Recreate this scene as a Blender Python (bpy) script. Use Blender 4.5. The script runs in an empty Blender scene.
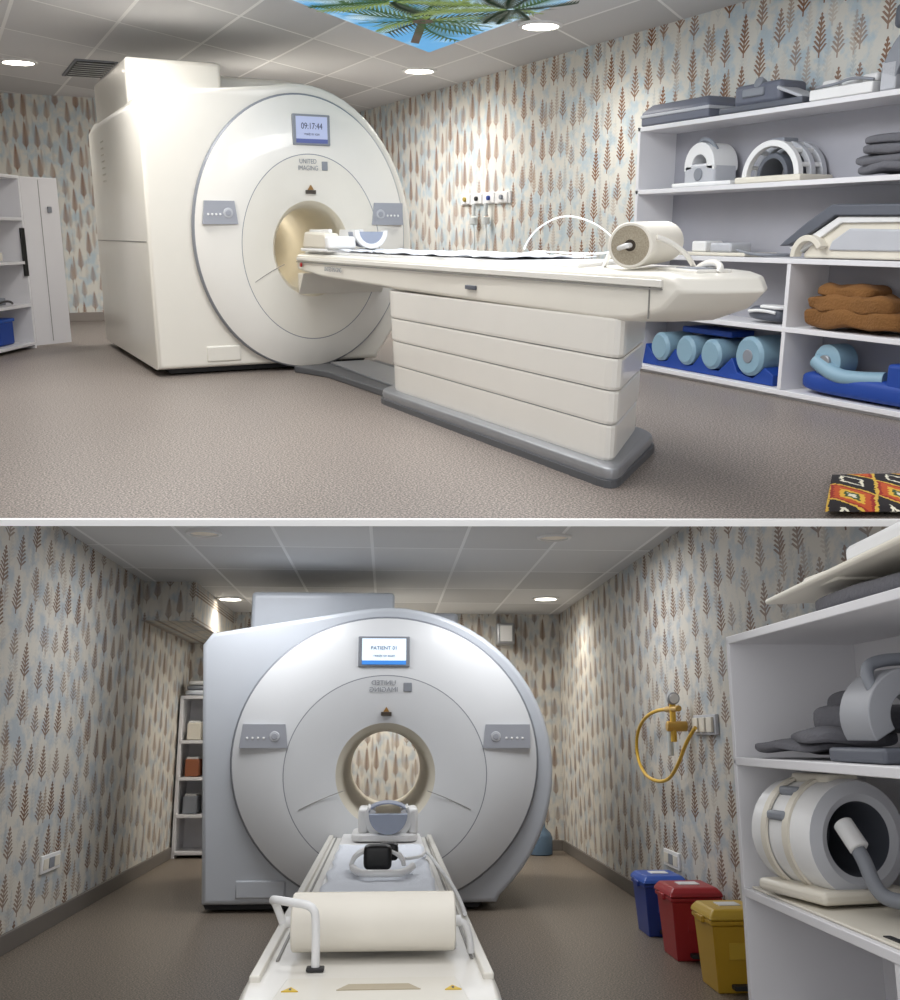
import bpy, math, random
from mathutils import Vector, Matrix, noise
random.seed(4)
f=1000.
def cam_pose(h,vx,vy):
    a=math.atan((500-vy)/f); F=math.hypot(f,500-vy); psi=math.atan((vx-450)/F)
    R=Matrix.Rotation(psi,4,'Z')@Matrix.Rotation(math.pi/2-a,4,'X')
    return Matrix.Translation((0,0,h))@R
CT=cam_pose(.97,-65,234); CB=cam_pose(1.12,386,735)
ROOM_A=Matrix.Identity(4); ROOM_B=CT@CB.inverted()
CUR=ROOM_A
col=bpy.context.collection
# ------------------------------------------------------------ materials
def lin(c): 
    return tuple(((x/255)/12.92 if x/255<=.04045 else ((x/255+.055)/1.055)**2.4) for x in c)+(1,)
class NT:
    def __init__(s,name):
        s.m=bpy.data.materials.new(name); s.m.use_nodes=True; s.t=s.m.node_tree; s.b=s.t.nodes["Principled BSDF"]
    def n(s,typ,**k):
        x=s.t.nodes.new(typ)
        for a,b in k.items(): setattr(x,a,b)
        return x
    def set(s,inp,v):
        if isinstance(v,bpy.types.NodeSocket): s.t.links.new(v,inp)
        else: inp.default_value=v
    def m_(s,op,a,b=0.,c=0.):
        x=s.n('ShaderNodeMath',operation=op); s.set(x.inputs[0],a); s.set(x.inputs[1],b)
        s.set(x.inputs[2],c)
        return x.outputs[0]
    def mix(s,fac,a,b):
        x=s.n('ShaderNodeMix',data_type='RGBA'); s.set(x.inputs[0],fac); s.set(x.inputs[6],a); s.set(x.inputs[7],b); return x.outputs[2]
    def obj(s): return s.n('ShaderNodeTexCoord').outputs['Object']
    def noise(s,vec,scale,detail=2.,rough=.5):
        x=s.n('ShaderNodeTexNoise'); s.set(x.inputs['Vector'],vec); x.inputs['Scale'].default_value=scale; x.inputs['Detail'].default_value=detail; x.inputs['Roughness'].default_value=rough; return x.outputs[0]
_mc={}
def M(name,c,rough=.5,metal=0.,var=.05,scale=6.,bump=0.,coat=0.):
    if name in _mc: return _mc[name]
    n=NT(name); v=n.obj(); nz=n.noise(v,scale,3.)
    c1=lin(c); c2=tuple(x*(1-var*2) for x in c1[:3])+(1,)
    n.set(n.b.inputs['Base Color'],n.mix(nz,c1,c2))
    n.b.inputs['Roughness'].default_value=rough; n.b.inputs['Metallic'].default_value=metal
    if coat: n.b.inputs['Coat Weight'].default_value=coat
    if bump:
        bn=n.n('ShaderNodeBump'); bn.inputs['Strength'].default_value=bump; bn.inputs['Distance'].default_value=.01
        n.set(bn.inputs['Height'],n.noise(v,scale*12,3.)); n.set(n.b.inputs['Normal'],bn.outputs[0])
    _mc[name]=n.m; return n.m
def E(name,c,st):
    if name in _mc: return _mc[name]
    n=NT(name); n.b.inputs['Base Color'].default_value=lin(c); n.b.inputs['Emission Color'].default_value=lin(c); n.b.inputs['Emission Strength'].default_value=st
    _mc[name]=n.m; return n.m
def wallpaper(name,ua,th,cw,c_cream,c_blue,c_brown,us=1.):
    n=NT(name); v=n.obj(); sp=n.n('ShaderNodeSeparateXYZ'); n.set(sp.inputs[0],v)
    u=sp.outputs[ua]; z=sp.outputs[2]
    def layer(cw,th,seed,wd,ns,ragged=1.):
        gu=n.m_('ADD',n.m_('DIVIDE',u,cw),seed*.37)
        cu=n.m_('FLOOR',gu)
        w1=n.n('ShaderNodeTexWhiteNoise',noise_dimensions='2D'); cb=n.n('ShaderNodeCombineXYZ'); n.set(cb.inputs[0],cu); cb.inputs[1].default_value=seed; n.set(w1.inputs['Vector'],cb.outputs[0])
        gv=n.m_('ADD',n.m_('DIVIDE',z,th),n.m_('MULTIPLY',w1.outputs[0],3.7)); row=n.m_('FLOOR',gv); fy=n.m_('FRACT',gv)
        w2=n.n('ShaderNodeTexWhiteNoise',noise_dimensions='3D'); cb=n.n('ShaderNodeCombineXYZ'); n.set(cb.inputs[0],cu); n.set(cb.inputs[1],row); cb.inputs[2].default_value=seed; n.set(w2.inputs['Vector'],cb.outputs[0])
        r=w2.outputs[0]
        fx=n.m_('ABSOLUTE',n.m_('ADD',n.m_('SUBTRACT',n.m_('FRACT',gu),.5),n.m_('MULTIPLY',n.m_('SUBTRACT',r,.5),.24)))
        t=n.m_('DIVIDE',n.m_('SUBTRACT',fy,.12),n.m_('ADD',.52,n.m_('MULTIPLY',r,.34)))
        tc=n.m_('MINIMUM',n.m_('MAXIMUM',t,0.),1.)
        s=n.m_('FRACT',n.m_('SUBTRACT',n.m_('MULTIPLY',fy,ns),n.m_('MULTIPLY',fx,5.)))
        w=n.m_('MULTIPLY',n.m_('MULTIPLY',n.m_('POWER',n.m_('SUBTRACT',1.,tc),.6),n.m_('MINIMUM',n.m_('ADD',n.m_('MULTIPLY',tc,4.),.35),1.)),wd)
        w=n.m_('MULTIPLY',w,n.m_('SUBTRACT',1.1,n.m_('MULTIPLY',s,.55)))
        ins=n.m_('LESS_THAN',fx,w)
        br=n.m_('LESS_THAN',s,.6)
        tr=n.m_('MULTIPLY',n.m_('LESS_THAN',fx,.035),n.m_('GREATER_THAN',fy,.03))
        ok=n.m_('LESS_THAN',t,.995); ok2=n.m_('GREATER_THAN',t,0.)
        a=n.m_('MULTIPLY',n.m_('MULTIPLY',ins,br),n.m_('MULTIPLY',ok,ok2)); b=n.m_('MULTIPLY',tr,ok)
        return n.m_('MAXIMUM',a,b),r
    mp=n.n('ShaderNodeMapping'); n.set(mp.inputs[0],v); mp.inputs['Scale'].default_value=(6.*us,6.*us,5.)
    b1=n.noise(mp.outputs[0],1.7,4.,.6); ramp=n.n('ShaderNodeValToRGB'); n.set(ramp.inputs[0],b1)
    e=ramp.color_ramp.elements; e[0].position=.38; e[0].color=lin(c_blue); e[1].position=.54; e[1].color=lin(c_cream)
    base=ramp.outputs[0]
    l3,r3=layer(cw*.8,th*.8,3.,.22,9.)
    base=n.mix(n.m_('MULTIPLY',l3,n.m_('MULTIPLY',r3,.4)),base,lin(tuple(x*.82 for x in c_blue)))
    l2,r2=layer(cw*1.07,th*.92,2.,.24,11.)
    base=n.mix(n.m_('MULTIPLY',l2,n.m_('MULTIPLY',n.m_('POWER',r2,2.),.75)),base,lin(tuple(x*.7+y*.3 for x,y in zip(c_brown,c_cream))))
    l1,r1=layer(cw,th,1.,.36,10.)
    base=n.mix(n.m_('MULTIPLY',l1,n.m_('ADD',.6,n.m_('MULTIPLY',r1,.4))),base,lin(c_brown))
    n.set(n.b.inputs['Base Color'],base); n.b.inputs['Roughness'].default_value=.7
    return n.m
def floormat(name,c,s=1.):
    n=NT(name); v=n.obj()
    n1=n.noise(v,120.,2.,.65); r=n.n('ShaderNodeValToRGB'); n.set(r.inputs[0],n1)
    e=r.color_ramp.elements; e[0].position=.40; e[0].color=lin(tuple(x*.45 for x in c)); e[1].position=.52; e[1].color=lin(c)
    q=r.color_ramp.elements.new(.66); q.color=lin(tuple(min(255,x*1.35) for x in c))
    n2=n.noise(v,1.3,3.); out=n.mix(n.m_('MULTIPLY',n2,.3),r.outputs[0],lin(tuple(x*.8 for x in c)))
    n.set(n.b.inputs['Base Color'],out); n.b.inputs['Roughness'].default_value=.42
    return n.m
def ceilmat(name,c,skew,sx,sy,lc):
    n=NT(name); v=n.obj(); sp=n.n('ShaderNodeSeparateXYZ'); n.set(sp.inputs[0],v)
    X,Y=sp.outputs[0],sp.outputs[1]
    a=n.m_('DIVIDE',n.m_('SUBTRACT',Y,n.m_('MULTIPLY',X,skew)),sy); b=n.m_('DIVIDE',n.m_('ADD',X,.12),sx)
    g=n.m_('MAXIMUM',n.m_('LESS_THAN',n.m_('FRACT',a),.025),n.m_('LESS_THAN',n.m_('FRACT',b),.035))
    w=n.n('ShaderNodeTexWhiteNoise',noise_dimensions='2D'); cb=n.n('ShaderNodeCombineXYZ'); n.set(cb.inputs[0],n.m_('FLOOR',a)); n.set(cb.inputs[1],n.m_('FLOOR',b)); n.set(w.inputs['Vector'],cb.outputs[0])
    base=n.mix(w.outputs[0],lin(c),lin(tuple(x*.88 for x in c)))
    n.set(n.b.inputs['Base Color'],n.mix(g,base,lin(lc))); n.b.inputs['Roughness'].default_value=.6
    return n.m
# ------------------------------------------------------------ mesh helpers
def top(name):
    o=bpy.data.objects.new(name,None); o.empty_display_size=.1; o.matrix_world=CUR; col.objects.link(o); return o
def addmesh(p,name,verts,faces,mats,smooth=False,fm=None,bev=0.,seg=3):
    me=bpy.data.meshes.new(name); me.from_pydata([tuple(v) for v in verts],[],faces); me.update()
    import bmesh
    bm=bmesh.new(); bm.from_mesh(me); bmesh.ops.recalc_face_normals(bm,faces=bm.faces); bm.to_mesh(me); bm.free()
    if not isinstance(mats,(list,tuple)): mats=[mats]
    for m in mats: me.materials.append(m)
    if fm:
        for i,pl in enumerate(me.polygons): pl.material_index=fm[i]
    o=bpy.data.objects.new(name,me); col.objects.link(o)
    if p is not None: o.parent=p
    else: o.matrix_world=CUR
    if bev:
        b=o.modifiers.new('b','BEVEL'); b.width=bev; b.segments=seg; b.limit_method='ANGLE'; b.angle_limit=math.radians(35)
    if smooth or bev:
        for pl in me.polygons: pl.use_smooth=True
        try: me.set_sharp_from_angle(angle=math.radians(38))
        except Exception: pass
    return o
def box(p,name,c,s,mat,bev=.006,rz=0.,rx=0.,ry=0.):
    R=Matrix.Rotation(rz,3,'Z')@Matrix.Rotation(ry,3,'Y')@Matrix.Rotation(rx,3,'X'); vs=[]
    for i in (-.5,.5):
        for j in (-.5,.5):
            for k in (-.5,.5): vs.append(Vector(c)+R@Vector((i*s[0],j*s[1],k*s[2])))
    fs=[(0,1,3,2),(4,6,7,5),(0,4,5,1),(2,3,7,6),(0,2,6,4),(1,5,7,3)]
    return addmesh(p,name,vs,fs,mat,bev=min(bev,min(s)*.45))
def B2(p,name,a,b,mat,bev=.006):
    return box(p,name,[(a[i]+b[i])/2 for i in range(3)],[abs(b[i]-a[i]) for i in range(3)],mat,bev)
def skin(p,name,secs,mat,bev=0.,caps=True,smooth=False,fm=None,closed=True):
    n=len(secs[0]); vs=[v for s in secs for v in s]; fs=[]; mi=[]
    for i in range(len(secs)-1):
        for j in range(n if closed else n-1):
            k=(j+1)%n; fs.append((i*n+j,i*n+k,(i+1)*n+k,(i+1)*n+j)); mi.append(fm[i] if fm else 0)
    if caps: fs+= [tuple(range(n)),tuple((len(secs)-1)*n+j for j in range(n))]; mi+=[0,0]
    return addmesh(p,name,vs,fs,mat,smooth=smooth,bev=bev,fm=mi)
def prism(p,name,pts,z0,z1,mat,bev=0.,ax=2):
    def mk(q,z):
        return (q[0],q[1],z) if ax==2 else ((q[0],z,q[1]) if ax==1 else (z,q[0],q[1]))
    return skin(p,name,[[mk(q,z0) for q in pts],[mk(q,z1) for q in pts]],mat,bev=bev)
def basis(d):
    d=Vector(d).normalized(); a=Vector((0,0,1)) if abs(d.z)<.9 else Vector((1,0,0)); u=d.cross(a).normalized(); return u,u.cross(d).normalized()
def lathe(p,name,a,b,prof,mats,N=40,fm=None,caps=True):
    a=Vector(a); d=(Vector(b)-a).normalized(); u,v=basis(d)
    secs=[[a+d*t+(u*math.cos(2*math.pi*k/N)+v*math.sin(2*math.pi*k/N))*r for k in range(N)] for t,r in prof]
    return skin(p,name,secs,mats,smooth=True,caps=caps,fm=fm)
def cyl(p,name,a,b,r,mat,N=32,e=.004):
    L=(Vector(b)-Vector(a)).length; e=min(e,r*.4,L*.4)
    return lathe(p,name,a,b,[(0,r-e),(e,r),(L-e,r),(L,r-e)],mat,N)
def tube(p,name,pts,r,mat,cyc=False):
    cu=bpy.data.curves.new(name,'CURVE'); cu.dimensions='3D'; s=cu.splines.new('NURBS'); s.points.add(len(pts)-1)
    for i,q in enumerate(pts): s.points[i].co=(*q,1)
    s.use_endpoint_u=not cyc; s.use_cyclic_u=cyc; s.order_u=3; cu.bevel_depth=r; cu.bevel_resolution=4; cu.resolution_u=8; cu.use_fill_caps=True
    return c2m(p,name,cu,mat,Matrix.Identity(4))
def c2m(p,name,cu,mat,mx):
    t=bpy.data.objects.new('tmp',cu); col.objects.link(t); bpy.context.view_layer.update()
    me=bpy.data.meshes.new_from_object(t.evaluated_get(bpy.context.evaluated_depsgraph_get())); bpy.data.objects.remove(t)
    me.transform(mx); me.materials.clear(); me.materials.append(mat)
    for pl in me.polygons: pl.use_smooth=True; pl.material_index=0
    try: me.set_sharp_from_angle(angle=math.radians(38))
    except Exception: pass
    o=bpy.data.objects.new(name,me); col.objects.link(o); o.parent=p; return o
def text(p,name,s,size,mx,mat):
    cu=bpy.data.curves.new(name,'FONT'); cu.body=s; cu.size=size; cu.align_x='CENTER'; cu.align_y='CENTER'; cu.extrude=.0006
    return c2m(p,name,cu,mat,mx)
FRONT=Matrix.Rotation(math.pi/2,4,'X')
def soft(p,name,c,s,mat,e=.45,nz=.0,ns=4.,seed=0.,rz=0.,N=36):
    vs=[];fs=[];K=N//2
    sp=lambda w,m: math.copysign(abs(w)**m,w)
    R=Matrix.Rotation(rz,3,'Z')
    for i in range(K+1):
        th=-math.pi/2+math.pi*i/K
        for j in range(N):
            ph=2*math.pi*j/N
            q=Vector((sp(math.cos(th),e)*sp(math.cos(ph),e)*s[0]/2,sp(math.cos(th),e)*sp(math.sin(ph),e)*s[1]/2,sp(math.sin(th),e)*s[2]/2))
            if nz: q+=noise.noise_vector((q+Vector((seed,seed,seed)))*ns)*nz
            vs.append(Vector(c)+R@q)
    for i in range(K):
        for j in range(N):
            k=(j+1)%N; fs.append((i*N+j,i*N+k,(i+1)*N+k,(i+1)*N+j))
    return addmesh(p,name,vs,fs,mat,smooth=True)
def arc_prism(p,name,c,r0,r1,a0,a1,y0,y1,mat,ax=1,N=28,bev=.004,sc=1.):
    pts=[]
    for k in range(N+1):
        a=math.radians(a0+(a1-a0)*k/N); pts.append((c[0]+r1*math.cos(a),c[1]+r1*sc*math.sin(a)))
    for k in range(N,-1,-1):
        a=math.radians(a0+(a1-a0)*k/N); pts.append((c[0]+r0*math.cos(a),c[1]+r0*sc*math.sin(a)))
    def mk(q,z): return (q[0],z,q[1]) if ax==1 else (z,q[0],q[1])
    n=len(pts)//2; vs=[mk(q,y0) for q in pts]+[mk(q,y1) for q in pts]; fs=[]; T=len(pts)
    for k in range(n-1):
        fs.append((k,k+1,T-2-k,T-1-k)); fs.append((T+k,T+T-1-k,T+T-2-k,T+k+1))
    for k in range(T): fs.append((k,(k+1)%T,T+(k+1)%T,T+k))
    return addmesh(p,name,vs,fs,mat,bev=bev)
# ------------------------------------------------------------ shared mats
cream=M('mri_cream_white',(225,221,211),.3,var=.02,coat=.3)
cream2=M('mri_panel_white',(228,225,218),.28,var=.02,coat=.3)
greyw=M('mri_grey_strip',(160,163,172),.4)
trimg=M('mri_trim_grey',(134,138,146),.35,.1)
seam=M('seam_dark',(136,134,130),.6)
dark=M('dark_rubber',(38,38,40),.6)
blackm=M('black_plastic',(18,18,20),.4)
steel=M('brushed_metal',(158,160,164),.35,.5)
dsteel=M('dark_metal',(96,98,102),.4,.3)
lam=M('white_laminate',(222,221,224),.45,var=.02)
ivory=M('ivory_plastic',(222,216,202),.4)
whitep=M('white_plastic',(232,232,232),.35)
greyp=M('grey_plastic',(134,138,146),.5)
dgrey=M('dark_grey_plastic',(90,94,104),.5)
paper=M('paper_roll',(234,229,218),.8)
sheet=M('sheet_fabric',(222,227,236),.85,bump=.3)
cushg=M('grey_fabric',(104,104,110),.9,bump=.5)
blue=M('blue_foam',(20,64,150),.6)
cyan=M('light_blue_vinyl',(136,168,186),.5)
brown=M('brown_blanket',(132,90,46),.95,bump=.8,var=.15)
boreA=M('bore_warm',(228,221,204),.4)
lgrey=M('light_grey_plastic',(188,190,196),.4)
caseg=M('case_blue_grey',(104,108,122),.5)
cupg=M('coil_blue_grey',(150,158,176),.4)
gbody=M('mri_body_dim',(192,197,205),.35,var=.02,coat=.2)  # scanner whites with the lower view's dimmer, bluer light put into the colour
gpanel=M('mri_panel_dim',(216,218,221),.35,var=.02,coat=.2)
gpanel2=M('mri_inner_dim',(208,210,213),.35,var=.02,coat=.2)
# ------------------------------------------------------------ MRI
def mri(cx,fy,sx,left,topz,depth,ioff,boxes,borem,screen,grille=False,bcol=cream,pan=cream2,inn=cream,slope=0.):
    p=top('mri_scanner')
    X=lambda x: cx+x*sx
    ctrl=[(left+slope,.05),(left,topz-.08),(left+.06,topz)]
    for a in range(102,-64,-6):
        r=math.radians(a); ctrl.append((1.09*math.cos(r)*1.0+.01,.90+1.085*math.sin(r)))
    ctrl=[c for c in ctrl if c[1]>=.05]; ctrl.append((.72,.05))
    cu=bpy.data.curves.new('body','CURVE'); cu.dimensions='2D'; cu.fill_mode='BOTH'
    def spl(pts):
        s=cu.splines.new('POLY'); s.points.add(len(pts)-1); s.use_cyclic_u=True
        for i,q in enumerate(pts): s.points[i].co=(q[0],q[1],0,1)
    spl([(X(a),b) for a,b in ctrl]); spl([(X(ioff)+.31*math.cos(t*math.pi/24)*min(1,sx+.08),.86+.31*math.sin(t*math.pi/24)) for t in range(48)])
    cu.extrude=depth/2-.03; cu.bevel_depth=.03; cu.bevel_resolution=3; cu.offset=-.03
    mx=Matrix.Translation((0,fy+depth/2,0))@Matrix.Rotation(math.pi/2,4,'X')
    c2m(p,'gantry_body',cu,bcol,mx)
    N=96
    def ring(ox,cz,rx,rz,y): return [(X(ox)+rx*math.cos(2*math.pi*k/N),fy+y,cz+rz*math.sin(2*math.pi*k/N)) for k in range(N)]
    S=lambda r: r*sx*1.045
    bi=.29*min(1,sx+.08)
    secs=[ring(0,.965,S(.955),.950,.06),ring(0,.965,S(.955),.950,-.035),ring(0,.965,S(.948),.943,-.048),ring(0,.965,S(.941),.936,-.052),
          ring(ioff,.87,S(.628),.645,-.075),ring(ioff,.87,S(.622),.639,-.075),ring(ioff,.868,S(.45),.47,-.07),ring(ioff,.865,bi*1.14,.335,-.05),ring(ioff,.862,bi*1.05,.305,-.01),ring(ioff,.86,bi,.29,.06),ring(ioff,.86,bi,.29,depth*.5),ring(ioff,.86,bi,.29,depth+.005)]
    skin(p,'bore_ring_cover',secs,[pan,trimg,inn,borem],caps=False,smooth=True,fm=[1,1,1,0,1,2,2,3,3,3,3])
    for s_,(a,b) in ((-1,(-.94,-.63)),(1,(.63,.94))):
        q=[(X(a+ioff*.3),1.035),(X(b+ioff*.3),1.035),(X(b+ioff*.3)-(.02 if s_<0 else -.0),1.19),(X(a+ioff*.3)+.02,1.19)]
        prism(p,'control_strip',q,fy-.085,fy-.05,greyw,ax=1)
        mxx=X((a+b)/2+ioff*.3)
        cyl(p,'jog_button',(mxx+s_*-.07*sx,fy-.09,1.11),(mxx+s_*-.07*sx,fy-.082,1.11),.034,lgrey)
        cyl(p,'jog_ring',(mxx+s_*-.07*sx,fy-.095,1.11),(mxx+s_*-.07*sx,fy-.09,1.11),.02,greyw)
        for k in range(4): cyl(p,'key',(mxx+s_*(.0+.035*k)*sx,fy-.09,1.10),(mxx+s_*(.0+.035*k)*sx,fy-.083,1.10),.008,whitep,12)
    dx=X(-.02+ioff*1.6)
    B2(p,'display_bezel',(dx-.16*sx-.01,fy-.085,1.57),(dx+.16*sx+.01,fy-.045,1.775),greyp)
    B2(p,'display_screen',(dx-.145*sx,fy-.088,1.60),(dx+.145*sx,fy-.08,1.76),E('screen'+str(screen),(160,168,196) if screen==1 else (215,230,245),.4 if screen==1 else .6),0)
    B2(p,'display_footer',(dx-.145*sx,fy-.089,1.585),(dx+.145*sx,fy-.08,1.612),E('scrblue%d'%screen,(70,80,130) if screen==1 else (60,130,210),.5),0)
    tm=M('screen_text',(40,46,80),.5)
    text(p,'display_time','09:17:44' if screen==1 else 'PATIENT 01',.058 if screen==1 else .034,Matrix.Translation((dx,fy-.089,1.695))@FRONT@Matrix.Scale(sx,4,(1,0,0)),tm)
    text(p,'display_note','ready to scan',.026,Matrix.Translation((dx,fy-.089,1.645))@FRONT@Matrix.Scale(sx,4,(1,0,0)),tm)
    lx=X(.02+ioff)
    text(p,'gantry_lettering','UNITED\nIMAGING',.045,Matrix.Translation((lx-.04*sx,fy-.079,1.44))@FRONT@Matrix.Scale(sx*(1 if screen==1 else -1),4,(1,0,0)),trimg)
    B2(p,'emblem',(lx+.09*sx,fy-.08,1.405),(lx+.145*sx,fy-.07,1.465),trimg,.004)
    prism(p,'laser_warning_label',[(X(ioff)-.035,1.245),(X(ioff)+.035,1.245),(X(ioff)+.035,1.27),(X(ioff)-.035,1.27)],fy-.082,fy-.06,M('label_dark',(60,50,40),.5),ax=1)
    prism(p,'laser_warning_triangle',[(X(ioff)-.02,1.272),(X(ioff)+.02,1.272),(X(ioff),1.305)],fy-.082,fy-.06,M('label_amber',(150,110,50),.5),ax=1)
    for sg in (-1,1):
        a=Vector((X(ioff+sg*.55),fy-.0755,.64)); b=Vector((X(ioff+sg*.27),fy-.066,.76))
        tube(p,'cover_seam',[a,a.lerp(b,.5)+Vector((0,0,.012)),b],.0025,seam)
    B2(p,'access_hatch',(X(-.93),fy-.012,.09),(X(-.62),fy+.02,.20),bcol,.01)
    prism(p,'gap_shade_block',[(X(left)+.1,.012),(X(.6),.012),(X(.66),.07),(X(left)+.07,.07)],fy+.08,fy+depth-.08,dark,ax=1)  # dark block put in for the shaded gap under the gantry
    if sx<1: B2(p,'side_seam',(X(left)-.002,fy+.06,.915),(X(left)+.02,fy+depth-.06,.921),seam,0)
    if grille:
        for k in range(7): B2(p,'side_grille_slat',(X(left)-.003,fy+1.62,1.38+k*.05),(X(left)+.02,fy+1.78,1.39+k*.05),M('grille_beige',(180,174,162),.5),0)
    for i,(a,b,cc) in enumerate(boxes):
        B2(p,'top_cowl_%d'%i,a,b,cc,.03)
    return p
# ============================================================ ROOM A (upper view)
CUR=ROOM_A
CR,BLU,BRN=(216,214,206),(186,200,207),(128,84,50)
wpA=wallpaper('wallpaper_side',1,.30,.165,CR,BLU,BRN,.8); wpAb=wallpaper('wallpaper_back',0,.31,.11,CR,BLU,BRN)
ZC=2.42; XR=4.85; YB=12.3; XL=-.6
edge=lambda x: 3.04-.5*(x-1.51)
flA=floormat('vinyl_floor_speckled',(138,128,121))
def slab(name,pts,z0,z1,mat): 
    o=prism(None,name,pts,z0,z1,mat); return o
slab('floor',[(XL,edge(XL)),(XR,edge(XR)),(XR,YB),(XL,YB)],-.023,0,flA)
slab('ceiling',[(XL,edge(XL)),(XR,edge(XR)),(XR,YB),(XL,YB)],ZC,ZC+.05,ceilmat('ceiling_tiles',(216,216,218),.78,.72,1.15,(236,236,236)))
slab('wall_right',[(XR,edge(XR)),(XR+.1,edge(XR)),(XR+.1,YB),(XR,YB)],0,ZC,wpA)
slab('wall_back',[(XL,YB),(XR+.1,YB),(XR+.1,YB+.1),(XL,YB+.1)],0,ZC,wpAb)
slab('wall_left',[(XL-.1,edge(XL)),(XL,edge(XL)),(XL,YB+.1),(XL-.1,YB+.1)],0,ZC,wpA)
bbm=M('vinyl_coving',(140,132,126),.6)
B2(None,'baseboard_back',(XL,YB-.02,0),(XR,YB,.1),bbm,.003)
B2(None,'baseboard_right',(XR-.02,5,0),(XR,YB-.02,.1),bbm,.003)
prism(None,'trim_1',[(XL,edge(XL)),(XR,edge(XR)),(XR-.009,edge(XR)-.018),(XL-.009,edge(XL)-.018)],-.023,0.0,M('edge_white',(252,252,252),.4,var=0))

mri(2.365,7.15,.79,-1.37,1.875,2.45,.07,[((1.32,7.75,1.84),(2.0,9.3,2.17),cream),((2.02,8.0,1.88),(2.62,9.2,2.12),cream)],boreA,1,grille=True)

# patient table
p=top('patient_table')
st=[(2.30,2.84),(2.32,2.80),(2.42,2.74),(2.60,2.73),(2.72,2.84),(2.84,3.08),(2.92,3.45),(2.95,3.75)]
secs=[]
for i,(x,nY) in enumerate(st):
    e=.012 if i in (0,len(st)-1) else 0
    secs.append([(x,7.08,.835-e),(x,7.08,.72+e),(x,6.6,.69+e),(x,5.4,.665+e),(x,nY+.45,.645+e),(x,nY+.26,.655+e),(x,nY+.08,.71),(x,nY,.775),(x,nY+.03,.82-e),(x,nY+.10,.835-e)])
skin(p,'tabletop_shell',secs,cream,bev=.008)
prism(p,'side_rail',[(7.06,.812),(7.06,.79),(2.92,.785),(2.92,.812)],2.288,2.302,cream2,ax=0,bev=.003)
B2(p,'rail_seam',(2.286,2.92,.776),(2.30,7.06,.781),seam,0)
B2(p,'shell_seam',(2.297,2.99,.67),(2.301,2.996,.80),seam,0)
prism(p,'mattress',[(2.36,3.55),(2.86,3.95),(2.88,7.07),(2.36,7.07)],.832,.853,whitep,bev=.006)
prism(p,'end_tray',[(2.40,2.86),(2.56,2.86),(2.72,3.22),(2.5,3.22)],.833,.846,cream2,bev=.004)
prism(p,'end_slot',[(2.45,2.93),(2.55,2.93),(2.62,3.1),(2.5,3.1)],.845,.849,greyp)
for dx in (0,.1): tube(p,'end_handle_%d'%int(dx*10),[(2.50+dx,2.86+dx*1.2,.835),(2.52+dx,2.86+dx*1.2,.865),(2.60+dx,3.05+dx*1.2,.865),(2.62+dx,3.12+dx*1.2,.835)],.012,cream2)
lays=[(.505,.655,0),(.375,.50,.010),(.235,.37,.022),(.085,.23,.034)]
def plan(o,ex=0.):
    a=[(2.30-ex,3.14-ex),(2.30-ex,5.45+ex),(2.86+ex,5.95+ex),(2.86+ex,3.72-ex)]
    pts=[]
    for i in range(4):
        P0,P1,P2=[Vector(a[(i+k)%4]) for k in (-1,0,1)]
        r=.10+ex*.4
        A=P1+(P0-P1).normalized()*r; C=P1+(P2-P1).normalized()*r
        for t in (0,.25,.5,.75,1.):
            q=A*(1-t)**2+P1*2*t*(1-t)+C*t*t; pts.append((q.x,q.y))
    c=Vector((2.58,4.55)); return [(c.x+(x-c.x)*(1-o),c.y+(y-c.y)*(1-o)) for x,y in pts]
for i,(a,b,o) in enumerate(lays):
    skin(p,'pedestal_band_%d'%i,[[(x,y,z) for x,y in plan(o+dd)] for z,dd in ((a,.012),(a+.012,.004),(b-.008,0),(b,.004))],cream2)
skin(p,'pedestal_core',[[(x,y,z) for x,y in plan(.055)] for z in (.08,.65)],greyp)
skin(p,'pedestal_base',[[(x,y,z) for x,y in plan(0,ex)] for z,ex in ((.0,.03),(.05,.045),(.075,.04),(.085,.02))],[steel],bev=.004)
skin(p,'base_foot',[[(x,y,z) for x,y in plan(0,ex)] for z,ex in ((.0,.052),(.03,.052),(.032,.04))],[dsteel])
prism(p,'floor_rail',[(2.36,5.4),(2.34,6.6),(2.22,7.0),(2.6,7.06),(2.90,7.06),(2.86,5.4)],0,.045,dsteel,bev=.008)
prism(p,'floor_rail_cap',[(2.44,5.4),(2.5,7.0),(2.8,7.0),(2.78,5.4)],.045,.06,steel,bev=.004)
cyl(p,'stop_button',(2.292,6.95,.76),(2.28,6.95,.76),.016,M('red_plastic_btn',(180,30,30),.4))
text(p,'rail_lettering','UNITED IMAGING',.04,Matrix.Translation((2.284,6.3,.745))@Matrix.Rotation(-math.pi/2,4,'Z')@FRONT,trimg)
B2(p,'side_badge',(2.284,4.33,.71),(2.30,4.43,.73),dgrey,.004)
prism(p,'dock_wedge',[(7.07,.70),(7.07,.55),(6.95,.70)],2.30,2.95,cream,ax=0,bev=.004)

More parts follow.
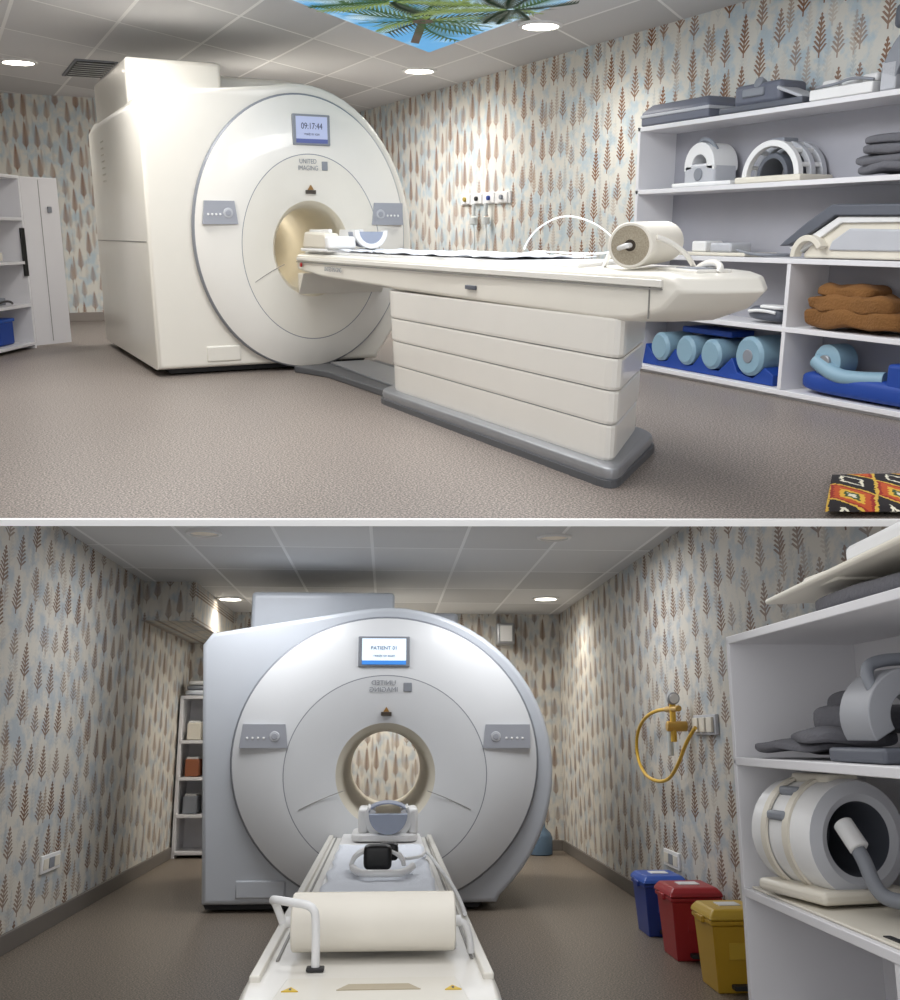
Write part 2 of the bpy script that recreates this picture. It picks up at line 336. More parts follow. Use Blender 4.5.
def clothgrid(name,x0,x1,y0,y1,z,amp,mat,nx=20,ny=60,fr=9.):
    p=top(name); vs=[];fs=[]
    for j in range(ny+1):
        for i in range(nx+1):
            u=i/nx;v=j/ny; x=x0+(x1-x0)*u; y=y0+(y1-y0)*v
            zz=z+abs(noise.noise(Vector((x*fr,y*fr*.5,z))))*amp+abs(noise.noise(Vector((x*fr*2,y*fr,3))))*amp*.5
            vs.append((x+noise.noise(Vector((y*4,1,u)))*.02,y+noise.noise(Vector((x*9,5,v)))*.04,zz))
    for j in range(ny):
        for i in range(nx): a=j*(nx+1)+i; fs.append((a,a+1,a+nx+2,a+nx+1))
    o=addmesh(p,'cloth',vs,fs,mat,smooth=True); m=o.modifiers.new('s','SOLIDIFY'); m.thickness=.004; m.offset=1; return p
clothgrid('bed_sheet',2.36,2.86,4.15,6.38,.856,.022,sheet)
p=top('paper_roll'); a=Vector((2.37,3.22,.928)); b=Vector((2.83,3.60,.938)); d=(b-a).normalized(); L=(b-a).length
speck=NT('roll_end_brown'); v=speck.obj(); nz=speck.noise(v,200.,2.); speck.set(speck.b.inputs['Base Color'],speck.mix(nz,lin((120,108,90)),lin((190,180,158))))
lathe(p,'roll',a,b,[(0,.022),(0,.03),(.004,.05),(0.0,.074),(-.001,.082),(.004,.086),(L-.004,.086),(L,.082),(L,.03)],[paper,speck.m],fm=[1,1,1,0,0,0,0,0],caps=False)
lathe(p,'core_tube',a,b,[(0,.022),(L,.022)],[M('core_dark',(60,50,40),.8)],caps=True)
tube(p,'holder_arm',[a+d*.02,a-d*.04,a-d*.06,a-d*.06+Vector((.05,.16,-.02)),a-d*.03+Vector((.12,.30,-.05)),a+Vector((.14,.36,-.085))],.010,whitep)
tube(p,'holder_stem',[a+Vector((.11,-.02,.03)),a+Vector((.22,-.05,.0)),a+Vector((.3,-.02,-.085))],.01,cream2)
p=top('head_coil')
B2(p,'base_plate',(2.30,6.45,.853),(2.72,7.0,.875),whitep,.01)
arc_prism(p,'cradle_shell',(2.48,1.0),.10,.125,180,360,6.55,6.95,whitep)
arc_prism(p,'cup',(2.60,.985),.0,.105,180,360,6.40,6.56,cupg); arc_prism(p,'cup_lip',(2.60,.992),.085,.118,180,360,6.395,6.44,whitep)
prism(p,'cheek_block',[(6.44,.875),(6.48,.975),(6.9,.985),(6.95,.875)],2.30,2.40,ivory,ax=0,bev=.015)
B2(p,'cheek_block_b',(2.30,6.42,.875),(2.50,6.5,.955),whitep,.015)
p=top('sensor_cable')
tube(p,'loop',[(2.6,4.40,.90),(2.58,4.36,.92),(2.58,4.25,1.0),(2.60,4.05,1.06),(2.64,3.85,1.02),(2.68,3.72,.93),(2.66,3.75,.885),(2.58,3.95,.885),(2.6,4.3,.89)],.004,whitep)
# ------------ shelves right (A)
p=top('storage_shelf'); x0,x1=4.5,4.83; y0,y1=3.2,6.08; t=.03
for z in (.02,.40,.80,1.24,1.66): B2(p,'board',(x0,y0,z-.0),(x1,y1,z+t),lam,.003)
B2(p,'end_panel',(x0,y1-t,0),(x1,y1,1.69),lam,.003); B2(p,'end_panel_b',(x0,y0,0),(x1,y0+t,1.69),lam,.003)
B2(p,'divider',(x0+.002,4.53,.05),(x1,4.56,.80),lam,.003); B2(p,'back_panel',(x1-.012,y0,.02),(x1,y1,1.68),M('shelf_back',(166,166,174),.5),0)
B2(p,'plinth',(x0+.03,y0,0),(x0+.05,y1,.02),lam,0)
p=top('coil_case'); 
skin(p,'shell',[[(x,y,z) for x,y in ((4.50,5.35),(4.50,6.05),(4.78,6.05),(4.78,5.35))] for z in (1.692,1.78)]+[[(x,y,1.83) for x,y in ((4.54,5.4),(4.54,5.98),(4.76,5.98),(4.76,5.4))]],caseg,bev=.012); B2(p,'rim',(4.495,5.34,1.745),(4.785,6.055,1.765),lgrey,.004)
p=top('flex_coil'); 
skin(p,'pad',[[(x,y,z) for x,y in ((4.50,4.55),(4.50,5.25),(4.8,5.3),(4.8,4.6))] for z in (1.692,1.73)],dgrey,bev=.01)
box(p,'housing',(4.66,4.98,1.79),(.22,.40,.13),caseg,.03); box(p,'flap',(4.62,4.70,1.77),(.16,.22,.02),lgrey,.008,rx=.35); cyl(p,'knob',(4.56,4.98,1.86),(4.6,4.98,1.84),.035,greyp)
box(p,'side_grip',(4.55,5.0,1.80),(.03,.18,.05),greyp,.01)
p=top('flat_array_coil')
skin(p,'plate',[[(x,y,z) for x,y in ((4.50,4.06),(4.50,4.50),(4.8,4.53),(4.8,4.08))] for z in (1.692,1.73,1.75)],whitep,bev=.008)
for k in range(3): box(p,'pod_%d'%k,(4.66,4.14+.14*k,1.775),(.2,.11,.05),whitep,.018)
tube(p,'strap',[(4.53,4.08,1.76),(4.52,4.2,1.79),(4.52,4.35,1.76),(4.53,4.48,1.765)],.008,greyp)
p=top('body_coil')
arc_prism(p,'shell',(3.78,1.70),.17,.27,15,165,4.53,4.78,greyp,ax=0,sc=1.2)
B2(p,'foot_1',(4.53,3.48,1.695),(4.8,3.58,1.82),dgrey,.01); B2(p,'foot_2',(4.53,3.94,1.695),(4.8,4.04,1.84),lgrey,.01); box(p,'top_pod',(4.66,3.80,2.05),(.26,.40,.12),dgrey,.03)
p=top('knee_coil')
arc_prism(p,'arch',(5.48,1.40),.075,.15,-10,190,4.56,4.76,whitep,ax=0)
B2(p,'body',(4.56,5.33,1.275),(4.76,5.63,1.42),lgrey,.02); B2(p,'base',(4.53,5.14,1.272),(4.79,5.72,1.30),whitep,.01)
tube(p,'handle',[(4.62,5.38,1.5),(4.6,5.42,1.57),(4.6,5.54,1.57),(4.62,5.58,1.5)],.014,greyp); cyl(p,'lock',(4.55,5.48,1.35),(4.57,5.48,1.35),.04,greyp)
p=top('wrist_coil')
for k,(xa,xb) in enumerate(((4.56,4.60),(4.66,4.70),(4.75,4.79))): arc_prism(p,'cage_arch_%d'%k,(4.83,1.30),.20,.24,0,180,xa,xb,lgrey if k else whitep,ax=0,sc=.9)
for a in (20,50,75,105,130,160):
    r=math.radians(a); box(p,'bar_%d'%a,(4.67,4.83+.22*math.cos(r),1.30+.22*.9*math.sin(r)),(.21,.03,.025),whitep,.008)
B2(p,'base',(4.53,4.55,1.272),(4.8,5.10,1.31),ivory,.01); arc_prism(p,'liner',(4.83,1.31),.10,.13,0,180,4.58,4.76,dgrey,ax=0)
box(p,'top_clip',(4.66,4.83,1.515),(.12,.12,.03),greyp,.01)
p=top('positioning_cushion')
for k in range(4): soft(p,'pad_%d'%k,(4.66,3.95+.03*(k%2),1.315+.045*k),(.26,.5-.06*k,.055),cushg,.5,.022,6,seed=k,rz=.1*(k-1))
p=top('surface_coil_tray'); B2(p,'tray',(4.52,4.95,.832),(4.8,5.62,.855),ivory,.008)
box(p,'pod',(4.63,5.2,.885),(.18,.2,.06),lgrey,.014); box(p,'pod_b',(4.65,5.45,.89),(.16,.14,.07),whitep,.014); tube(p,'lead',[(4.55,5.05,.87),(4.52,4.9,.85),(4.56,4.75,.845),(4.68,4.72,.845)],.01,greyp)
p=top('spine_coil')
prism(p,'lid',[(3.5,1.04),(3.55,1.12),(4.28,1.13),(4.45,1.04),(4.62,.93),(4.66,.90),(4.58,.905),(4.40,.985),(4.25,1.07),(3.6,1.06)],4.52,4.80,dgrey,ax=0,bev=.008)
prism(p,'lip',[(3.5,1.02),(3.55,1.055),(4.24,1.065),(4.40,.98),(4.60,.89),(4.52,.86),(4.36,.95),(4.22,1.03),(3.6,1.03)],4.54,4.80,whitep,ax=0,bev=.006)
prism(p,'body',[(3.52,.835),(3.52,1.03),(4.22,1.05),(4.38,.97),(4.5,.86),(4.5,.835)],4.56,4.78,ivory,ax=0,bev=.015)
prism(p,'window',[(3.62,.88),(3.64,.99),(4.16,1.0),(4.28,.93),(4.3,.88)],4.545,4.57,lgrey,ax=0,bev=.01)
arc_prism(p,'handle',(4.42,.84),.09,.125,0,150,4.50,4.56,ivory,ax=0)
p=top('folded_blanket')
soft(p,'fold_0',(4.65,4.1,.505),(.28,.68,.12),brown,.4,.025,6,seed=0,N=72); soft(p,'fold_1',(4.65,4.12,.585),(.27,.62,.10),brown,.4,.03,7,seed=4,N=72); soft(p,'fold_2',(4.66,4.18,.645),(.24,.40,.07),brown,.5,.035,8,seed=9,N=72)
p=top('cable_pouch'); soft(p,'pouch',(4.65,4.80,.487),(.2,.3,.09),dgrey,.6,.01); soft(p,'flap',(4.62,4.74,.53),(.14,.2,.03),whitep,.6,.006); tube(p,'strap',[(4.56,4.68,.5),(4.52,4.77,.52),(4.55,4.9,.5)],.01,whitep)
p=top('roll_cushion_set')
prism(p,'cradle',[(4.66,.052),(4.66,.12),(4.74,.16),(4.84,.08),(4.98,.10),(5.04,.19),(5.16,.09),(5.24,.09),(5.34,.19),(5.42,.1),(5.5,.09),(5.62,.19),(5.7,.1),(5.8,.09),(5.95,.20),(5.98,.052)],4.56,4.8,blue,ax=0,bev=.006)
for k,(y,r) in enumerate(((4.86,.125),(5.22,.10),(5.48,.10),(5.76,.10))):
    cyl(p,'roll_%d'%k,(4.53,y,.095+r),(4.80,y,.095+r),r,cyan,e=.02)
    if k==0: cyl(p,'hub',(4.524,y,.095+r),(4.54,y,.095+r),r*.35,greyp)
box(p,'wedge_top',(4.7,5.35,.33),(.2,.5,.04),blue,.01)
p=top('foot_ankle_coil')
soft(p,'cradle',(4.66,3.95,.125),(.27,1.0,.13),blue,.5); lathe(p,'disc',(4.56,4.25,.25),(4.75,4.25,.25),[(0,.03),(0,.08),(.01,.10),(.15,.10),(.16,.08)],[cyan]); cyl(p,'hub',(4.54,4.25,.25),(4.57,4.25,.25),.04,steel)
tube(p,'arm',[(4.56,4.32,.25),(4.55,4.2,.19),(4.56,4.05,.17),(4.6,3.85,.19)],.045,cyan); box(p,'block',(4.66,3.65,.22),(.25,.3,.14),blue,.02)
# ------------ cabinet left (A)
p=top('supply_cabinet'); u=Vector((.49,.872,0)); w=Vector((-.872,.49,0)); O=Vector((.69,9.55,0))
def cb(name,s0,s1,d0,d1,z0,z1,mat):
    vs=[O+u*s+w*d+Vector((0,0,z)) for z in (z0,z1) for s,d in ((s0,d0),(s1,d0),(s1,d1),(s0,d1))]
    return addmesh(p,name,vs,[(0,1,2,3),(4,5,6,7),(0,1,5,4),(1,2,6,5),(2,3,7,6),(3,0,4,7)],mat,bev=.003)
for z in (.03,.36,.72,1.08,1.42): cb('board',-1.2,0,0,.4,z,z+.025,lam)
cb('side_panel',-.03,0,0,.4,0,1.44,lam); cb('side_panel_b',-1.2,-1.17,0,.4,0,1.44,lam); cb('back_panel',-1.2,0,.39,.4,0,1.44,lam)
d1=Vector((.33,.19,0)).normalized(); n1=Vector((-d1.y,d1.x,0))
def dr(name,a,b,o0,o1,z0,z1,mat):
    vs=[O+d1*s+n1*d+Vector((0,0,z)) for z in (z0,z1) for s,d in ((a,o0),(b,o0),(b,o1),(a,o1))]
    return addmesh(p,name,vs,[(0,1,2,3),(4,5,6,7),(0,1,5,4),(1,2,6,5),(2,3,7,6),(3,0,4,7)],mat,bev=.003)
dr('door_leaf',0,.36,0,.025,.02,1.44,lam); dr('door_pull',-.06,-.02,-.03,-.01,.62,1.02,blackm); dr('door_stile',.17,.175,-.003,0,.05,1.42,seam); dr('door_lock',.24,.28,-.012,0,1.15,1.2,greyp)
p=top('storage_box'); q=O-u*.35+w*.19
box(p,'tub',q+Vector((0,0,.16)),(.26,.22,.2),blue,.02,rz=math.radians(60)); box(p,'lid',q+Vector((0,0,.265)),(.28,.24,.03),M('blue_lid',(30,90,190),.5),.01,rz=math.radians(60))
p=top('medical_supplies')
for k in range(3): box(p,'pack_%d'%k,O-u*(.3+.14*k)+w*.2+Vector((0,0,.42+.03*k)),(.11,.18,.06+.06*k),[greyp,ivory,whitep][k],.01,rz=1.)
box(p,'case',O-u*.3+w*.2+Vector((0,0,.785)),(.2,.16,.07),ivory,.01,rz=1.); tube(p,'lead',[O-u*.2+w*.08+Vector((0,0,.40)),O-u*.3+w*.06+Vector((0,0,.44)),O-u*.45+w*.08+Vector((0,0,.41))],.01,blackm)
# ------------ ceiling items (A)
def downlight(x,y,zc,r=.13,st=25):
    p=top('ceiling_downlight')
    lathe(p,'trim_ring',(x,y,zc),(x,y,zc-1),[(0,r*1.25),(.012,r*1.22),(.016,r),(.004,r*.98)],[whitep],caps=False)
    lathe(p,'lens',(x,y,zc),(x,y,zc-1),[(.004,r*.99),(.008,r*.6),(.009,.001)],[E('lamp_glow_%d'%st,(255,246,230),st)],caps=False)
def light(kind,loc,e,**k):
    L=bpy.data.lights.new(kind.lower()+'_lamp',kind); L.energy=e
    for a,b in k.items():
        if a!='aim': setattr(L,a,b)
    o=bpy.data.objects.new('lamp_'+kind.lower(),L); col.objects.link(o)
    q=Vector(k.get('aim',(0,0,-1))).to_track_quat('-Z','Y').to_matrix().to_4x4()
    o.matrix_world=CUR@Matrix.Translation(loc)@q; return o
for x,y,e in ((.82,10.07,75),(4.14,8.95,60),(4.06,6.7,70),(.6,6.4,42),(.7,4.2,38)):
    downlight(x,y,ZC); light('SPOT',(x,y,ZC-.03),e,spot_size=math.radians(160),spot_blend=.8,shadow_soft_size=.12,color=(1,.98,.95))
p=top('air_vent')
vx,vy=1.42,10.2
B2(p,'frame',(vx-.18,vy-.5,ZC-.012),(vx+.18,vy+.5,ZC),greyp,.003)
for k in range(8): box(p,'louvre_%d'%k,(vx,vy-.42+.12*k,ZC-.018),(.30,.04,.006),whitep,.001,rx=.3)
B2(p,'gap_shade_sheet',(vx-.16,vy-.47,ZC-.015),(vx+.16,vy+.47,ZC-.011),blackm,0)  # black sheet that paints the shade between the louvres
p=top('palm_sky_light_panel')
A=Vector((3.80,8.02,0)); e2=Vector((-.768,-.640,0)); e1=Vector((0,-1,0))
cs=[A,A+e1*3.2,A+e1*3.2+e2*2.6,A+e2*2.6]
sk=NT('sky_picture'); v=sk.obj(); nz=sk.noise(v,2.0,5.,.6); rp=sk.n('ShaderNodeValToRGB'); sk.set(rp.inputs[0],nz)
rp.color_ramp.elements[0].position=.46; rp.color_ramp.elements[0].color=lin((84,164,218)); rp.color_ramp.elements[1].position=.62; rp.color_ramp.elements[1].color=lin((200,228,244))
sk.set(sk.b.inputs['Emission Color'],rp.outputs[0]); sk.b.inputs['Emission Strength'].default_value=1.0; sk.b.inputs['Base Color'].default_value=(0,0,0,1)
prism(p,'picture_panel',[(c.x,c.y) for c in cs],ZC-.010,ZC-.001,sk.m)
leafs=[E('palm_leaf_%d'%i,c,.6) for i,c in enumerate(((22,44,28),(46,82,38),(120,140,76)))]
trunk=E('palm_trunk',(70,56,44),.6)
def inside(q):
    d=q-A
    b=d.x/e2.x; a=(d.y-b*e2.y)/e1.y; return a>.02 and b>.02
def palm(c,L,n,seed,zo=0.):
    rnd=random.Random(seed); c=Vector(c); vs=[];fs=[];fm=[]
    K=18
    for i in range(n):
        an=2*math.pi*i/n+rnd.uniform(-.15,.15); LL=L*rnd.uniform(.75,1.15); bend=rnd.uniform(-.9,.9); z=ZC-.012-zo-.0008*i
        q=c.copy(); dr_=an; mi=rnd.choice((0,0,1,1,2))
        for s in range(K+1):
            dr_+=bend/K; q2=q+Vector((math.cos(dr_),math.sin(dr_),0))*LL/K
            if s>0:
                sidev=Vector((-math.sin(dr_),math.cos(dr_),0))*.012
                if inside(q2) and inside(q):
                    k=len(vs); vs+=[(*(q+sidev).xy,z),(*(q-sidev).xy,z),(*(q2-sidev).xy,z),(*(q2+sidev).xy,z)]; fs.append((k,k+1,k+2,k+3)); fm.append(mi)
                ll=LL*.27*math.sin(math.pi*min(1,(s+2)/(K+3)))+.015
                for sg in (-1,1):
                    a2=dr_+sg*.75; tip=q+Vector((math.cos(a2),math.sin(a2),0))*ll; nn=Vector((-math.sin(a2),math.cos(a2),0))*.012
                    if not(inside(tip) and inside(q)): continue
                    k=len(vs); vs+= [(q.x+nn.x,q.y+nn.y,z),(q.x-nn.x,q.y-nn.y,z),(tip.x,tip.y,z)]; fs.append((k,k+1,k+2)); fm.append(mi)
            q=q2
    addmesh(p,'palm_crown',vs,fs,leafs,fm=fm)
palm((3.20,6.85,0),.85,15,1); palm((2.75,6.35,0),.6,11,2,.015); palm((3.5,6.15,0),.6,11,5,.03)
prism(p,'palm_trunk',[(3.18,6.87),(3.24,6.85),(3.56,7.7),(3.48,7.68)],ZC-.0115,ZC-.0105,trunk)
for k in range(6):
    an=k*1.05; cc=Vector((3.2+.05*math.cos(an),6.85+.05*math.sin(an),0)); lathe(p,'coconut_%d'%k,(cc.x,cc.y,ZC-.026),(cc.x,cc.y,ZC),[(0,.001),(.0005,.03),(.001,.001)],[trunk],12,caps=False)
p=top('medical_gas_outlet_panel'); xw=XR
B2(p,'rail',(xw-.02,8.45,1.25),(xw,9.45,1.36),whitep,.004)
for k in range(4):
    y=8.58+.25*k; B2(p,'socket_%d'%k,(xw-.035,y-.09,1.26),(xw-.018,y+.09,1.35),whitep,.004); cyl(p,'port_%d'%k,(xw-.06,y,1.305),(xw-.03,y,1.305),.022,[greyp,M('port_blue',(40,70,150),.4),dark,M('port_y',(170,150,70),.4)][k])
glass=M('clear_tube',(200,205,205),.2)
for k in range(2):
    y=8.85+.25*k; cyl(p,'flowmeter_%d'%k,(xw-.06,y,1.14),(xw-.06,y,1.26),.02,glass); cyl(p,'humidifier_%d'%k,(xw-.06,y,1.06),(xw-.06,y,1.13),.04,glass); tube(p,'hose_%d'%k,[(xw-.06,y,1.06),(xw-.07,y-.05,.95),(xw-.05,y,.85),(xw-.04,y+.05,.7)],.007,glass)
p=top('floor_cushion')
ik=NT('ikat_fabric'); v=ik.obj(); mp=ik.n('ShaderNodeMapping'); ik.set(mp.inputs[0],v); mp.inputs['Rotation'].default_value=(0,0,.4625)
sp=ik.n('ShaderNodeSeparateXYZ'); ik.set(sp.inputs[0],mp.outputs[0])
jit=ik.m_('MULTIPLY',ik.m_('SUBTRACT',ik.noise(v,60.,2.),.5),.15)
fa=ik.m_('ABSOLUTE',ik.m_('SUBTRACT',ik.m_('FRACT',ik.m_('ADD',ik.m_('MULTIPLY',sp.outputs[0],5.6),.2)),.5)); fb=ik.m_('ABSOLUTE',ik.m_('SUBTRACT',ik.m_('FRACT',ik.m_('MULTIPLY',sp.outputs[1],2.1)),.5))
dd=ik.m_('ADD',ik.m_('ADD',fa,fb),jit)
rp=ik.n('ShaderNodeValToRGB'); rp.color_ramp.interpolation='CONSTANT'; ik.set(rp.inputs[0],dd); el=rp.color_ramp.elements
el[0].position=0; el[0].color=lin((225,220,200)); el[1].position=.08; el[1].color=lin((60,80,45))
for ps,c in ((.16,(220,175,60)),(.25,(190,80,35)),(.38,(150,36,28)),(.45,(215,175,70)),(.52,(28,22,26)),(.76,(225,220,200)),(.82,(28,22,26))):
    q=el.new(ps); q.color=lin(c)
ik.set(ik.b.inputs['Base Color'],rp.outputs[0]); ik.b.inputs['Roughness'].default_value=.9
vs=[];fs=[];N=24; c0,cu_,cv_=Vector((2.70,2.455,0)),Vector((.46,.40,0)),Vector((.46,-.225,0))
for s_ in (0,1):
    for j in range(N+1):
        for i in range(N+1):
            a,b=i/N,j/N; q=c0+cu_*a+cv_*b; h=(math.sin(math.pi*a)*math.sin(math.pi*b))**.35*.02
            vs.append((q.x,q.y,.023+(h if s_ else -h)+.0))
W=(N+1)**2
for s_ in (0,1):
    for j in range(N):
        for i in range(N): a=s_*W+j*(N+1)+i; fs.append((a,a+1,a+N+2,a+N+1))
addmesh(p,'cushion',vs,fs,ik.m,smooth=True)
light('AREA',(2.4,4.4,ZC-.08),82,size=1.6,color=(1,.99,.98)); light('AREA',(3.3,9.9,ZC-.08),65,size=1.2,color=(1,.98,.96)); light('AREA',(1.0,7.0,ZC-.08),30,size=1.,color=(1,.99,.98))  # unseen area fills under the ceiling, added to brighten the upper room
light('POINT',(2.42,8.3,1.02),2.4,shadow_soft_size=.15,color=(1,.94,.82))

# ============================================================ ROOM B (lower view)
CUR=ROOM_B
CRb,BLb,BRb=(196,191,181),(166,173,178),(106,76,54)  # upper room's wallpaper colours darkened: dimmer light put into the colour
wpB=wallpaper('wallpaper_side_dim',1,.24,.22,CRb,BLb,BRb,.6); wpBb=wallpaper('wallpaper_back_dim',0,.26,.095,CRb,BLb,BRb)
XL,XR,YB,ZC=-2.0,1.79,10.4,2.35
eY=lambda x: 5.93-.0623*x-.03
topz=lambda x,y: 1.12+.2108*(.0622*x+.9981*y)
flB=floormat('vinyl_floor_dim',(122,111,99))  # same vinyl as above, weaker light painted in as a darker tone
B2(None,'floor',(XL,1.6,-.03),(XR,YB,0),flB,0)
slab('ceiling',[(XL,eY(XL)),(XR,eY(XR)),(XR,YB),(XL,YB)],ZC,ZC+.02,ceilmat('ceiling_tiles_lower',(222,223,224),0.,.6,.95,(242,243,244)))  # tiles slightly paler than in the upper room, square grid
for nm,x,xo in (('wall_left',XL,XL-.06),('wall_right',XR,XR+.06)):
    prism(None,nm,[(1.6,0),(YB,0),(YB,ZC),(eY(x),ZC),(1.6,topz(x,1.6))],x,xo,wpB,ax=0)
B2(None,'wall_back',(XL-.06,YB,0),(XR+.06,YB+.06,ZC),wpBb,0)
bb=M('coving_dim',(104,98,92),.6)  # upper room's coving in a darker copy, dim light painted in
B2(None,'baseboard_left',(XL,1.6,0),(XL+.02,YB,.1),bb,.003); B2(None,'baseboard_right',(XR-.02,1.6,0),(XR,YB,.1),bb,.003); B2(None,'baseboard_back',(XL+.02,YB-.02,0),(XR-.02,YB,.1),bb,.003)
B2(None,'trim_2',(XL,8.3,2.03),(XL+.42,YB,ZC),wpBb,.0)
mri(.0,6.95,1.03,-1.22,1.80,1.9,0.,[((-1.0,7.4,1.85),(.05,8.8,2.15),gbody),((.1,7.8,1.9),(.55,8.8,2.05),gbody)],M('bore_dim',(206,200,186),.45),2,bcol=gbody,pan=gpanel,inn=gpanel2,slope=.08)  # bore lining is a darkened copy, with the dimmer light in its colour
p=top('patient_table')
def cs_(y,wl,wr,zt,zb): return [(wl,y,zt-.02),(wl+.015,y,zt),(wr-.015,y,zt),(wr,y,zt-.02),(wr-.02,y,zb+.05),(wr-.1,y,zb),(wl+.1,y,zb),(wl+.02,y,zb+.05)]
skin(p,'tabletop_shell',[cs_(2.35,-.30,.24,.44,.30),cs_(2.45,-.36,.30,.46,.27),cs_(2.9,-.375,.315,.47,.25),cs_(3.7,-.38,.32,.47,.25),cs_(6.86,-.36,.30,.47,.30)],cream2,bev=.006)
B2(p,'mattress',(-.27,3.35,.468),(.23,6.85,.495),whitep,.01)
for x in (-.31,.265): B2(p,'rail_groove',(x-.004,3.2,.466),(x+.004,6.85,.4745),seam,0)
for x in (-.345,.29): B2(p,'side_rail',(x-.015,2.95,.465),(x+.015,6.86,.487),cream,.005)
prism(p,'end_slot',[(-.12,2.84),(.10,2.84),(.07,2.90),(-.09,2.90)],.465,.474,M('slot_tan',(176,164,140),.6))
prism(p,'end_panel',[(-.28,2.72),(.22,2.72),(.2,2.98),(-.26,2.98)],.464,.472,cream,bev=.002)
wy=M('warn_yellow',(215,180,40),.5)
for x in (-.24,.185):
    prism(p,'warning_label',[(x-.022,2.83),(x+.022,2.83),(x,2.875)],.47,.4745,wy); prism(p,'warning_mark',[(x-.003,2.84),(x+.003,2.84),(x+.003,2.86),(x-.003,2.86)],.4745,.475,blackm)
B2(p,'pedestal',(-.24,3.1,.06),(.2,5.8,.27),cream2,.03); B2(p,'base',(-.28,3.05,0),(.24,5.85,.07),steel,.02)
clothgrid('bed_sheet',-.255,.215,3.5,6.1,.4965,.012,sheet,fr=7.)
p=top('paper_roll'); a=Vector((-.272,3.24,.572)); b=Vector((.215,3.24,.572)); L=.487
lathe(p,'roll',a,b,[(0,.02),(0,.078),(.004,.083),(L-.004,.083),(L,.078),(L,.02)],[paper],caps=False); lathe(p,'core',a-Vector((.02,0,0)),b,[(0,.016),(L+.04,.016)],[whitep])
prism(p,'paper_tail',[(3.24,.654),(3.34,.62),(3.44,.55),(3.5,.52),(3.5,.523),(3.44,.555),(3.34,.625),(3.24,.657)],-.265,.21,paper,ax=0)
tube(p,'holder_arm',[(-.19,3.07,.48),(-.19,3.07,.60),(-.20,3.07,.645),(-.27,3.1,.65),(-.33,3.16,.65),(-.325,3.24,.63),(-.30,3.24,.568)],.012,whitep); tube(p,'holder_arm_r',[(.23,3.24,.568),(.26,3.24,.568),(.265,3.24,.48)],.011,whitep)
B2(p,'holder_foot',(-.215,3.05,.472),(-.165,3.09,.482),dark,.003)
p=top('head_coil')
soft(p,'base',(.0,6.5,.522),(.40,.5,.055),whitep,.35); arc_prism(p,'shell',(.02,.63),.085,.14,150,390,6.3,6.6,whitep); arc_prism(p,'front_cup',(.02,.66),0,.115,180,360,6.22,6.33,cupg); B2(p,'cheek_l',(-.16,6.3,.54),(-.10,6.6,.69),whitep,.02); B2(p,'cheek_r',(.14,6.3,.54),(.2,6.6,.69),whitep,.02)
arc_prism(p,'upper_shell',(.02,.66),.105,.125,0,180,6.3,6.55,cupg,sc=.5)
p=top('patient_belt_coil')
arc_prism(p,'cuff',(-.03,.535),.11,.13,0,180,4.85,5.0,whitep,sc=.6); soft(p,'black_pad',(-.03,4.86,.575),(.13,.1,.11),blackm,.4); soft(p,'black_pad_b',(.02,4.95,.59),(.09,.1,.08),blackm,.4)
tube(p,'white_band',[(-.14,4.8,.535),(-.12,4.65,.53),(0.,4.6,.535),(.1,4.65,.53),(.13,4.85,.535)],.016,whitep); tube(p,'cable',[(.1,5.0,.55),(.18,5.2,.53),(.22,5.6,.525),(.26,5.0,.51),(.30,4.3,.50),(.29,3.8,.50)],.008,whitep)
# storage shelf B
p=top('storage_shelf'); x0,x1,y0,y1,t=1.25,1.73,1.75,3.65,.028
for z in (.13,.575,1.015,1.445): B2(p,'board',(x0,y0,z),(x1,y1,z+t),lam,.003)
B2(p,'end_panel',(x0,y1-t,0),(x1,y1,1.47),lam,.003); B2(p,'end_panel_b',(x0,y0,0),(x1,y0+t,1.47),lam,.003); B2(p,'back_panel',(x1-.01,y0,.0),(x1,y1,1.47),lam,0)
B2(p,'divider',(x0+.003,2.55,.0),(x1,2.578,.575),lam,.003)
p=top('flat_array_coil'); soft(p,'fabric_under',(1.46,2.75,1.512),(.3,.7,.06),cushg,.5,.006,6)
skin(p,'plate',[[(1.28,3.32,z),(1.28,2.2,z+.05),(1.6,2.2,z+.05),(1.6,3.2,z)] for z in (1.55,1.57)],ivory,bev=.008); box(p,'pod',(1.42,2.5,1.62),(.26,.45,.06),whitep,.02,rx=-.04); box(p,'pod_b',(1.4,2.95,1.585),(.18,.25,.04),ivory,.014)
p=top('positioning_cushion')
for k,(c,s,r) in enumerate((((1.42,3.33,1.082),(.3,.42,.035),.2),((1.45,3.2,1.115),(.28,.38,.05),-.2),((1.5,3.12,1.17),(.22,.3,.09),.5),((1.52,3.22,1.20),(.10,.26,.12),.1))): soft(p,'pad_%d'%k,c,s,cushg,.5,.016,7,seed=k,rz=r)
p=top('shoulder_coil')
arc_prism(p,'arch',(1.45,1.17),.07,.135,-30,210,2.72,2.90,M('coil_mid_grey',(160,162,168),.45)); B2(p,'base',(1.30,2.62,1.045),(1.60,2.96,1.085),dgrey,.01); arc_prism(p,'arch_b',(1.42,1.13),.06,.10,0,180,2.44,2.56,ivory)
tube(p,'grip',[(1.36,2.74,1.22),(1.33,2.78,1.30),(1.42,2.8,1.335),(1.52,2.8,1.33)],.018,greyp)
p=top('head_neck_coil')
axd=Vector((-.20,.98,0)).normalized(); sd=Vector((.98,.20,0)).normalized(); c=Vector((1.46,3.16,.808))
lathe(p,'barrel',c,c+axd,[(.33,.13),(.33,.168),(.02,.178),(0,.172),(-.012,.135),(.0,.112),(.30,.112),(.31,.02)],[whitep,lgrey,dgrey],48,[0,0,0,1,1,2,2],caps=False)
